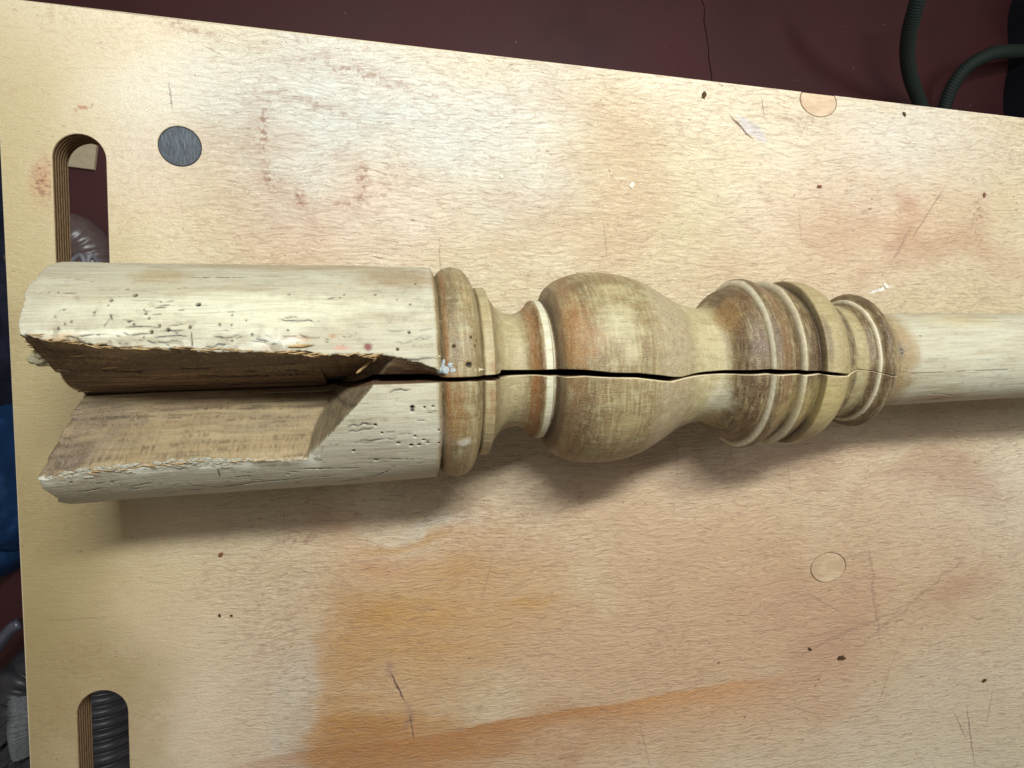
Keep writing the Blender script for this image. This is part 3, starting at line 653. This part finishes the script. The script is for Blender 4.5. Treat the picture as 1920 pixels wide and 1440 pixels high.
# ragged left end
end=sm(.03,0,S); S=S+end*(.0045+fbm(v*160,h*160,v*0,3)*.0022+np.abs(vn(v*500,h*500,v*0))*.0008)
POS=pA[None,None]+S[...,None]*U+(v*KW(rows)[:,None])[...,None]*Wd+h[...,None]*np.array([0,0,1.])
t=NT('aged_stripped_wood'); at_=t.n.new('ShaderNodeVertexColor'); at_.layer_name='Col'; P=t.tc.outputs['Object']
g=t.mapping(P,rot=(0,0,-math.atan2(U[1],U[0]))); gr=t.noise(t.mapping(g,scale=(70,1500,1500)),1,5,.65,.3); gf=t.noise(P,1900,3,.6); gm=t.noise(t.mapping(g,scale=(30,420,420)),1,4,.6,.4)
c=t.mix(t.math('MULTIPLY',t.mr(gr,.50,.32),.55),at_.outputs[0],t.mix(.5,at_.outputs[0],(.10,.06,.03),'MULTIPLY'))
c=t.mix(t.math('MULTIPLY',t.mr(gm,.55,.36),.30),c,t.mix(.75,c,(.45,.34,.22),'MULTIPLY'))
c=t.mix(t.math('MULTIPLY',t.mr(gf,.5,.62),.16),c,(.72,.68,.55))
hh=t.math('ADD',t.math('MULTIPLY',gr,.6),t.math('MULTIPLY',gf,.35))
sp=t.noise(P,700,4,.75); c=t.mix(t.math('MULTIPLY',t.mr(sp,.60,.70),.45),c,t.mix(.8,c,(.35,.27,.18),'MULTIPLY'))
M_POST=t.out(c,t.math('SUBTRACT',t.mr(gm,.3,.7,.54,.72),t.math('MULTIPLY',at_.outputs['Alpha'],.16)),t.bump(hh,.5,.0008),.42)
post=empty('turned_post',tuple(pA-np.array([0,0,HA]))); tag(post,'split old turned wooden post with bulb and rings, lying on the bench top','wooden post')
PO=np.array(post.location)
CUT=[('base_block',None,831),('bead_ring',831,907),('fillet_ring',907,932),('cove_neck',932,1019),('collar_ring',1019,1040),('bulb',1040,1312),('flared_neck',1312,1444),('thick_ring',1444,1500),
     ('narrow_ring',1500,1539),('broad_band',1539,1594),('small_cove',1594,1644),('end_ring',1644,1694),('shaft',1694,None)]
def knot(x): i=[p[0] for p in PR].index(x); return int(np.argmin(abs(rows-SP[i])))
GL=sm(surf(822,650)[0],surf(832,650)[0],rows)*(1-.75*sm(surf(1690,660)[0],surf(1720,660)[0],rows))
def add_grid(name,i0,i1,cap0=False,cap1=False):
    n=i1-i0+1; Vt=(POS[i0:i1+1].reshape(-1,3)-PO); Cl=CC[i0:i1+1].reshape(-1,3); G0=GL[i0:i1+1].repeat(NC)
    idx=np.arange(n*NC).reshape(n,NC); nx=np.roll(idx,-1,1)
    q=np.stack([idx[:-1],nx[:-1],nx[1:],idx[1:]],-1).reshape(-1,4)
    loops=q.ravel(); ls=np.arange(len(q))*4; tot=np.full(len(q),4)
    extra=[]
    if cap0 or cap1:
        for cap,row in((cap0,0),(cap1,n-1)):
            if not cap: continue
            i=i0+row; cen=pA+rows[i]*U+np.array([0,0,-OK*Rr[i]])-PO; ci=len(Vt); Vt=np.vstack([Vt,cen]); Cl=np.vstack([Cl,lin(150,120,80)]); G0=np.append(G0,0)
            a=idx[row]; b=nx[row]; tr=np.stack([b,a,np.full(NC,ci)],-1) if row==0 else np.stack([a,b,np.full(NC,ci)],-1); extra.append(tr)
    if extra:
        tr=np.vstack(extra); st=len(loops); loops=np.concatenate([loops,tr.ravel()]); ls=np.concatenate([ls,st+np.arange(len(tr))*3]); tot=np.concatenate([tot,np.full(len(tr),3)])
    me=bpy.data.meshes.new(name); me.vertices.add(len(Vt)); me.vertices.foreach_set('co',Vt.astype(np.float32).ravel())
    me.loops.add(len(loops)); me.loops.foreach_set('vertex_index',loops.astype(np.int32)); me.polygons.add(len(ls)); me.polygons.foreach_set('loop_start',ls.astype(np.int32)); me.polygons.foreach_set('loop_total',tot.astype(np.int32))
    me.polygons.foreach_set('use_smooth',np.ones(len(ls),bool)); me.update(calc_edges=True)
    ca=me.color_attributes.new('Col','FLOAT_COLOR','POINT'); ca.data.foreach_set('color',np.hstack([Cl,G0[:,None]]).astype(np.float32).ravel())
    me.materials.append(M_POST); o=bpy.data.objects.new(name,me); COL.objects.link(o); o.parent=post; return o
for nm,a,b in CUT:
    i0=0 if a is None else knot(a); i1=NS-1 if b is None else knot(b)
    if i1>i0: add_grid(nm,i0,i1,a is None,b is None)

# crumbs of plaster, filler and paint stuck to the post
def lump(name,cx,cy,cz,r,mat,parent=None,seed=0,flat=.7,n=7,elong=1.0,rz=0.0):
    rg=random.Random(seed); V=[];Fc=[]; m=n*2
    for i in range(n+1):
        ph=math.pi*i/n
        for j in range(m):
            a=2*math.pi*j/m; k=1+.35*(float(vn(np.array(math.cos(a)*math.sin(ph)*2.1+seed),np.array(math.sin(a)*math.sin(ph)*2.1),np.array(math.cos(ph)*2.1)))); k+=rg.uniform(-.07,.07)
            x=r*k*math.sin(ph)*math.cos(a)*elong;y=r*k*math.sin(ph)*math.sin(a)
            V.append((cx+x*math.cos(rz)-y*math.sin(rz),cy+x*math.sin(rz)+y*math.cos(rz),cz+r*k*math.cos(ph)*flat))
    for i in range(n):
        for j in range(m): Fc.append((i*m+j,(i+1)*m+j,(i+1)*m+(j+1)%m,i*m+(j+1)%m))
    return V,Fc
def merge(name,parts,mat,parent=None,smooth=True):
    V=[];Fc=[]
    for v_,f_ in parts:
        b=len(V); V+=v_; Fc+=[tuple(b+i for i in f) for f in f_]
    return link(name,V,Fc,mat,parent,smooth)
M_FILL=simple('white_filler',lin(206,200,180),.85,.35,900,.9,.2); M_FILLG=simple('grey_blue_filler',lin(172,180,182),.55,.2,500,.5,.4); M_FLAKE=simple('flaking_paint',lin(196,184,150),.7,.25,500,.5,.3)
def on_post(px,py,lift=0):
    s,v_,h_=surf(px,py); p=pA+U*s+Wd*v_*float(KW(s))+np.array([0,0,h_]); return p-PO+np.array([0,0,lift])
parts=[]
for i in range(230):
    x=rr.choice([rr.gauss(165,26),rr.gauss(215,16),rr.gauss(345,24),rr.gauss(380,12),rr.uniform(110,470),rr.gauss(440,16)]); y=np.interp(x,[84,130,200,350,440,575],[897,889,881,867,865,860])+rr.gauss(0,3.2)
    p=on_post(x,y,-.0005); parts.append(lump('',p[0],p[1],p[2],abs(rr.gauss(.00040,.00030))+.00015,None,seed=i,n=3,elong=rr.uniform(1,3.6),flat=rr.uniform(.25,.5),rz=rr.uniform(-.4,.4)))
fr_=merge('filler_crust',parts,M_FILL,post,False); fr_['kind']='stuff'
parts=[]
for i in range(70):
    x=rr.choice([rr.uniform(95,300),rr.uniform(470,640),rr.uniform(700,830)]); y=np.interp(x,[84,200,358,500,600,700,830],[630,638,642,646,650,657,680])-abs(rr.gauss(0,4))
    p=on_post(x,y,-.0003); parts.append(lump('',p[0],p[1],p[2],rr.uniform(.0002,.0007),None,seed=200+i,n=3,elong=rr.uniform(1,3.5),flat=.3,rz=rr.uniform(-.6,.6)))
o=merge('paint_flake',parts,M_FLAKE,post,False); o['kind']='stuff'
parts=[]
for x,y,r in((832,688,.0022),(838,694,.0020),(845,685,.0014),(826,694,.0016),(850,695,.0013),(834,680,.0013)):
    p=on_post(x,y,-.0006); parts.append(lump('',p[0],p[1],p[2],r,None,seed=int(x),n=8,flat=.7))
merge('grey_filler',parts,M_FILLG,post)
parts=[]
for i in range(34):
    x=rr.uniform(856,916); y=696-abs(rr.gauss(0,2.5)); p=on_post(x,y,-.0004); parts.append(lump('',p[0],p[1],p[2],rr.uniform(.0002,.0007),None,seed=500+i,n=3,flat=.4,elong=rr.uniform(1,2.5)))
o=merge('paint_flake',parts,M_FLAKE,post,False); o['kind']='stuff'
# pale chunk hanging on the torn far face at the left end
parts=[]
for x,y,r,hz in((70,672,.0024,.075),(80,680,.0020,.072),(92,682,.0012,.070),(75,664,.0016,.077),(64,676,.0014,.073),(98,681,.0010,.069),(86,674,.0014,.072)):
    p=at(x,y,hz)-PO; parts.append(lump('',p[0],p[1],p[2],r,None,seed=int(x*3),n=7,elong=1.5,flat=.8))
merge('loose_splinter',parts,simple('worm_eaten_crumb',lin(196,186,154),.8,.3,500,.7,.2),post)
# splinters on the dark torn face
t_=simple('fresh_splinter',lin(182,150,104),.6,.25,300,.3,.3)
parts=[]
def sliver(p,q,wd,th=.0003,arch=.0006):
    p=np.array(p);q=np.array(q);d=q-p;L=np.linalg.norm(d);d/=L; sd=unit(np.cross(d,[0,0,1.])); V=[];Fc=[]
    for i in range(7):
        k=i/6; w_=wd*math.sin(math.pi*min(1,k+.06))**.6*(1+.2*math.sin(i*2.3)); c_=p+d*L*k+np.array([0,0,arch*math.sin(math.pi*k)])
        V+= [tuple(c_-sd*w_),tuple(c_+np.array([0,0,th])),tuple(c_+sd*w_),tuple(c_-np.array([0,0,th]))]
    for i in range(6):
        for j in range(4): Fc.append((i*4+j,i*4+(j+1)%4,i*4+4+(j+1)%4,i*4+4+j))
    Fc+=[(3,2,1,0),(24,25,26,27)]; return V,Fc
for x0,y0,x1,y1,z in((410,682,452,680,.070),(668,700,702,672,.088),(130,668,200,662,.083),(290,668,360,664,.086),(385,690,430,694,.064),(190,690,260,684,.071),(100,650,170,655,.088),(540,650,590,646,.0995),(700,678,715,652,.096)):
    parts.append(sliver(at(x0,y0,z)-PO,at(x1,y1,z)-PO,.0006))
for v_,f_ in parts: link('splinter',v_,f_,t_,post)
parts=[]
for i in range(150):
    if i%3: x=rr.uniform(45,700); y=np.interp(x,[37,100,200,358,500,600,705],[624,640,650,653,659,664,667])+rr.uniform(-1,3)
    else: x=rr.uniform(95,570); y=np.interp(x,[84,130,200,350,440,575],[897,889,881,866,865,859])+rr.uniform(-2,2)
    p=on_post(x,y,.0001); L=rr.uniform(.002,.007); a_=rr.gauss(0,.14); d_=U*math.cos(a_)+Wd*math.sin(a_); parts.append(sliver(p,p+d_*L+np.array([0,0,rr.uniform(-.0003,.0005)]),rr.uniform(.00008,.00025),.0001,.0003))
for i in range(60):      # frayed left end
    x=rr.uniform(40,150); y=np.interp(x,[37,60,100,150],[626,660,690,738])+rr.uniform(-3,3); z_=np.interp(x,[37,60,100,150],[.094,.078,.060,.040]); p=at(x,y,z_)-PO
    parts.append(sliver(p,p+U*rr.uniform(.004,.012)+np.array([0,0,rr.uniform(-.0006,.0006)]),rr.uniform(.0001,.0004),.00012,.0004))
o=merge('torn_fibre',parts,t_,post,False); o['kind']='stuff'

# ------------------------------------------------------------------ small debris lying on the bench
M_CR=simple('dark_wood_crumb',lin(78,56,38),.8,.4,900,.5,.2); M_CRR=simple('reddish_crumb',lin(118,76,58),.8,.3,900,.5,.2); M_CW=simple('pale_chip',lin(214,206,188),.7,.2,900,.4,.3)
DEB=[('wood_crumb',1577,1233,.0017,M_CR,'largest dark wood crumb on the board, below the lower right plug'),('wood_crumb',1320,178,.0014,M_CR,'dark elongated crumb near the top edge of the board'),
 ('wood_crumb',1518,1217,.0009,M_CR,'small dark crumb left of the largest crumb below the plug'),('wood_crumb',414,1040,.0010,M_CRR,'small reddish crumb below the left part of the post'),
 ('wood_crumb',1695,214,.0010,M_CR,'small brown crumb right of the cut-off plug at the board edge'),('wood_crumb',1536,350,.0010,M_CRR,'reddish crumb on the board above the ringed end of the post'),
 ('wood_crumb',1845,366,.0010,M_CRR,'reddish crumb near the right end of the board above the shaft'),('wood_crumb',940,331,.0009,M_CW,'pale crumb on the board above the collar of the post'),
 ('wood_crumb',1184,348,.0012,M_CW,'whitish crumb on the board above the bulb'),('wood_crumb',1660,536,.0012,M_CW,'whitish scrap on the board just above the shaft'),
 ('wood_crumb',1845,1276,.0011,M_CR,'curled crumb near the lower right of the board'),('wood_crumb',412,1154,.0007,M_CR,'tiny dark crumb, left one of the pair below the post'),('wood_crumb',434,1154,.0006,M_CR,'tiny dark crumb, right one of the pair below the post')]
for i,(nm,x,y,r,m,lb) in enumerate(DEB):
    p=at(x,y); vv,ff=lump('',0,0,r*.3,r,None,seed=900+i,n=6,elong=1.5,flat=.4,rz=i*1.3); o=link(nm,vv,ff,m,None,False,tuple(p)); tag(o,lb,'crumb','crumbs scattered on the bench top')
# ------------------------------------------------------------------ floor and what lies on it
ZF=-.85
t=NT('dark_red_floor_paint'); P=t.tc.outputs['Object']; n=t.noise(P,5,5,.6); n2=t.noise(P,260,4,.7); vq_=t.voro(P,28)
c=t.mix(t.mr(n,.3,.7),lin(66,27,30),lin(78,32,35)); c=t.mix(t.math('MULTIPLY',t.mr(n2,.62,.75),.3),c,lin(150,110,105)); c=t.mix(t.math('MULTIPLY',t.mr(vq_,.06,.03),.5),c,lin(150,120,110))
M_FLOOR=t.out(c,t.mr(n,.3,.7,.45,.65),t.bump(n2,.3,.001),.4)
fx=[]
# floor in two slabs with a real jagged joint crack between them
cr=[at(x,y,ZF)[:2] for x,y in((1318,-60),(1316,0),(1321,15),(1320,40),(1324,60),(1328,90),(1330,115),(1334,140),(1336,160),(1345,230))]
cr2=[c_ for c_ in cr]; dirc=unit(cr[0]-cr[-1]); up=[cr[0]+dirc*2.5]; dn=[cr[-1]-dirc*3.0]
line=up+cr+dn; wgap=.0012
left=[np.array([-4,line[-1][1]-0.5]),np.array([-4,line[0][1]+.5])]
Lq=[(p[0]-wgap*(0.6+.6*math.sin(i*2.1)**2),p[1]) for i,p in enumerate(line)]; Rq=[(p[0]+wgap*.6,p[1]) for p in line]
polyL=Lq+[tuple(left[0]),tuple(left[1])]; polyR=Rq+[(5,line[-1][1]-.5),(5,line[0][1]+.5)]
fl=slab('floor',[np.array(p) for p in polyL],[],ZF-.02,ZF,M_FLOOR,None); tag(fl,'dark red painted floor left of the crack','floor',None,'structure')
fr2=slab('floor',[np.array(p) for p in polyR],[],ZF-.02,ZF,M_FLOOR,None); tag(fr2,'dark red painted floor right of the crack','floor',None,'structure')
sb=link('floor_bed',[(-5,-5,ZF-.012),(6,-5,ZF-.012),(6,5,ZF-.012),(-5,5,ZF-.012)],[(0,1,2,3)],simple('dirt_in_joint',lin(30,16,14),.9)); tag(sb,'dark bed under the floor crack','floor',None,'structure')
# offcut seen through the upper slot
M_OFF=simple('pale_wood_offcut',lin(196,178,150),.6,.12,120,.3,.3)
zo=ZF+.008; q=[at(x,y,zo)[:2] for x,y in((70,238),(181,272),(176,318),(64,304))]
o=slab('wood_offcut',q,[],ZF+.0005,zo,M_OFF,None,bev=.0008); tag(o,'pale rectangular wood offcut on the red floor, seen through the upper slot','offcut')

def tube(path,r,nseg,mod=None,close=True,step=None):
    P_=np.array(path,float); 
    # catmull-rom resample
    Q=[];n=len(P_)
    for i in range(n-1):
        p0=P_[max(i-1,0)];p1=P_[i];p2=P_[i+1];p3=P_[min(i+2,n-1)]; m=max(2,int(np.linalg.norm(p2-p1)/step))
        for k in range(m):
            t_=k/m; Q.append(.5*((2*p1)+(-p0+p2)*t_+(2*p0-5*p1+4*p2-p3)*t_**2+(-p0+3*p1-3*p2+p3)*t_**3))
    Q.append(P_[-1]); Q=np.array(Q); T=np.gradient(Q,axis=0); T/=np.linalg.norm(T,axis=1,keepdims=True)
    L=np.concatenate([[0],np.cumsum(np.linalg.norm(np.diff(Q,axis=0),axis=1))])
    up=np.array([0,0,1.]); N=[];b=np.cross(T[0],up); b/=np.linalg.norm(b)
    for t_ in T:
        b=b-t_*(b@t_); b/=np.linalg.norm(b); N.append(b.copy())
    N=np.array(N); B=np.cross(T,N); a=np.linspace(0,2*np.pi,nseg,endpoint=False)
    rad=np.full((len(Q),nseg),r); 
    if mod is not None: rad=rad*mod(L[:,None],a[None])
    V=Q[:,None]+rad[...,None]*(np.cos(a)[None,:,None]*N[:,None]+np.sin(a)[None,:,None]*B[:,None])
    idx=np.arange(V.shape[0]*nseg).reshape(-1,nseg); nx=np.roll(idx,-1,1)
    Fc=np.stack([idx[:-1],nx[:-1],nx[1:],idx[1:]],-1).reshape(-1,4).tolist()
    Fc.append(idx[0][::-1].tolist()); Fc.append(idx[-1].tolist())
    return V.reshape(-1,3),Fc
t=NT('green_black_hose_cloth'); M_HOSE=simple('green_black_hose_cloth',lin(36,48,44),.6,.25,500,.3,.4)
hz=ZF+.016
pts=[at(x,y,z_) for x,y,z_ in((1745,-70,hz+.25),(1718,10,hz+.2),(1702,80,hz+.14),(1706,140,hz+.08),(1728,200,hz+.02),(1752,262,hz),(1775,250,hz),(1772,200,hz+.02),(1800,140,hz+.05),(1850,104,hz+.07),(1905,96,hz+.06),(1960,100,hz+.03),(2040,140,hz))]
V,Fc=tube(pts,.0120,28,lambda L,a:1+.055*np.sin(L*2*np.pi/.0050+a*2),step=.0011)
o=link('braided_hose',V,Fc,M_HOSE,None,True); tag(o,'dark green braided hose looping on the red floor at the upper right','hose')
# thin dark flat cable beside the hose
# dark bag at far right
M_NAVY=simple('navy_cloth',lin(26,30,48),.8,.4,40,.6,.3)
def heap(name,cx,cy,z,rx,ry,hh,mat,seed,rot=0,nf=3.2,amp=.35):
    n=70; V=[];Fc=[]; xs=np.linspace(-1,1,n); X,Y=np.meshgrid(xs,xs,indexing='ij'); rr_=np.sqrt(X*X+Y*Y); a=np.arctan2(Y,X)
    k=1+.18*vn(np.cos(a)*1.7+seed,np.sin(a)*1.7,a*0); q=np.clip(rr_/k,0,1.0)
    sc_=np.where(np.maximum(abs(X),abs(Y))>0,np.maximum(abs(X),abs(Y))/np.maximum(rr_,1e-6),1); Xc=X*sc_;Yc=Y*sc_; rr2=np.hypot(Xc,Yc)
    kk=1+.2*vn(np.cos(a)*1.7+seed,np.sin(a)*1.7,a*0); Xw=Xc*kk;Yw=Yc*kk
    H=hh*np.sqrt(np.clip(1-rr2**2.6,0,1)); f=fbm(Xw*nf+seed,Yw*nf*.6,X*0,4); H=H*(1+amp*(1-2*np.abs(f)*2)); H=np.maximum(H,0)
    px=cx+rx*(Xw*math.cos(rot)-Yw*math.sin(rot)); py=cy+ry*(Xw*math.sin(rot)+Yw*math.cos(rot))
    V=np.stack([px,py,z+H],-1).reshape(-1,3); idx=np.arange(n*n).reshape(n,n)
    Fc=np.stack([idx[:-1,:-1],idx[1:,:-1],idx[1:,1:],idx[:-1,1:]],-1).reshape(-1,4).tolist()
    return link(name,V,Fc,mat,None,True)
p=at(1985,90,ZF+.02); o=heap('dark_bag',p[0],p[1],ZF,.115,.19,.12,simple('black_navy_fabric',lin(20,20,32),.8,.4,40,.6,.3),3.3,.1); tag(o,'dark navy cloth bag on the floor at the upper right edge','bag')
# left strip
p=at(-85,560,ZF+.05); o=heap('work_trousers',p[0],p[1],ZF,.14,.30,.10,M_NAVY,8.1,.05); tag(o,'crumpled dark navy cloth on the floor left of the bench, beside the slot','cloth')
p=at(-70,900,ZF+.05); o=heap('blue_cloth',p[0],p[1],ZF,.12,.16,.16,simple('blue_cloth',lin(26,64,110),.75,.3,40,.5,.3),5.1,.3); tag(o,'bright blue cloth on the floor at the left edge of the bench','cloth')
M_COR=simple('black_ribbed_plastic',lin(62,60,66),.38,.3,60,.2,.6)
def ribbed(pitch,amp=.09,tw=0): return lambda L,a:1+amp*(np.abs(np.sin(L*np.pi/pitch+a*tw))**.6*2-1)
def zat(lst): return [at(x,y,z_) for x,y,z_ in lst]
V,Fc=tube(zat([(185,1590,ZF+.09),(120,1500,ZF+.09),(60,1400,ZF+.08),(30,1320,ZF+.09),(70,1255,ZF+.07),(150,1265,ZF+.06),(230,1310,ZF+.05),(320,1345,ZF+.05)]),.036,40,ribbed(.0185),step=.0022)
o=link('ribbed_hose',V,Fc,M_COR,None,True); tag(o,'dark ribbed vacuum hose bending under the lower slot','hose')
V,Fc=tube(zat([(196,1230,ZF+.15),(198,1330,ZF+.15),(205,1420,ZF+.15),(218,1560,ZF+.14),(230,1650,ZF+.1)]),.052,44,ribbed(.0175,.10,.0),step=.0018)
o=link('ribbed_hose',V,Fc,M_COR,None,True); tag(o,'dark ribbed vacuum hose filling the bottom of the lower slot','hose')
V,Fc=tube(zat([(-40,640,ZF+.04),(40,500,ZF+.06),(120,445,ZF+.08),(160,462,ZF+.08),(178,520,ZF+.07),(190,620,ZF+.05)]),.034,36,ribbed(.010,.03),step=.0016)
o=link('ribbed_hose',V,Fc,simple('brown_grey_plastic',lin(96,80,78),.32,.25,60,.2,.7),None,True); tag(o,'shiny brown-grey hose seen through the upper slot','hose')
V,Fc=tube(zat([(120,505,ZF+.16),(150,478,ZF+.17),(162,500,ZF+.17),(170,478,ZF+.17),(190,500,ZF+.15)]),.0035,10,None,step=.003)
o=link('thin_wire',V,Fc,simple('grey_wire',lin(130,130,138),.5,.2,60,.1,.5),None,True); tag(o,'thin grey wire crossing under the upper slot','wire')
# braided strap and grey rope at lower left
V,Fc=tube(zat([(34,1310,ZF+.22),(36,1340,ZF+.23),(34,1370,ZF+.23),(38,1410,ZF+.2)]),.012,24,lambda L,a:1+.22*np.sin(L*2*np.pi/.011+a*2)*np.sin(L*2*np.pi/.011-a*2),step=.001)
o=link('braided_strap',V,Fc,simple('grey_braid',lin(130,134,138),.6,.3,300,.4,.4),None,True); tag(o,'grey braided strap beside the lower left edge of the bench','strap')
p=at(10,1430,ZF+.15); o=heap('grey_rag',p[0],p[1],ZF+.02,.085,.07,.17,simple('grey_rag',lin(92,90,92),.9,.4,120,.8,.2),12.4,.1,6,.5); tag(o,'crumpled grey rag at the bottom left corner of the photo','rag')
V,Fc=tube(zat([(-30,1250,ZF+.1),(0,1205,ZF+.12),(20,1180,ZF+.13),(38,1168,ZF+.13)]),.009,16,None,step=.004)
o=link('steel_handle',V,Fc,simple('brushed_grey',lin(120,122,140),.35,.2,60,.1,.6,.6),None,True); tag(o,'small grey handle poking out left of the bench above the ribbed hose','handle')
bpy.context.view_layer.update()
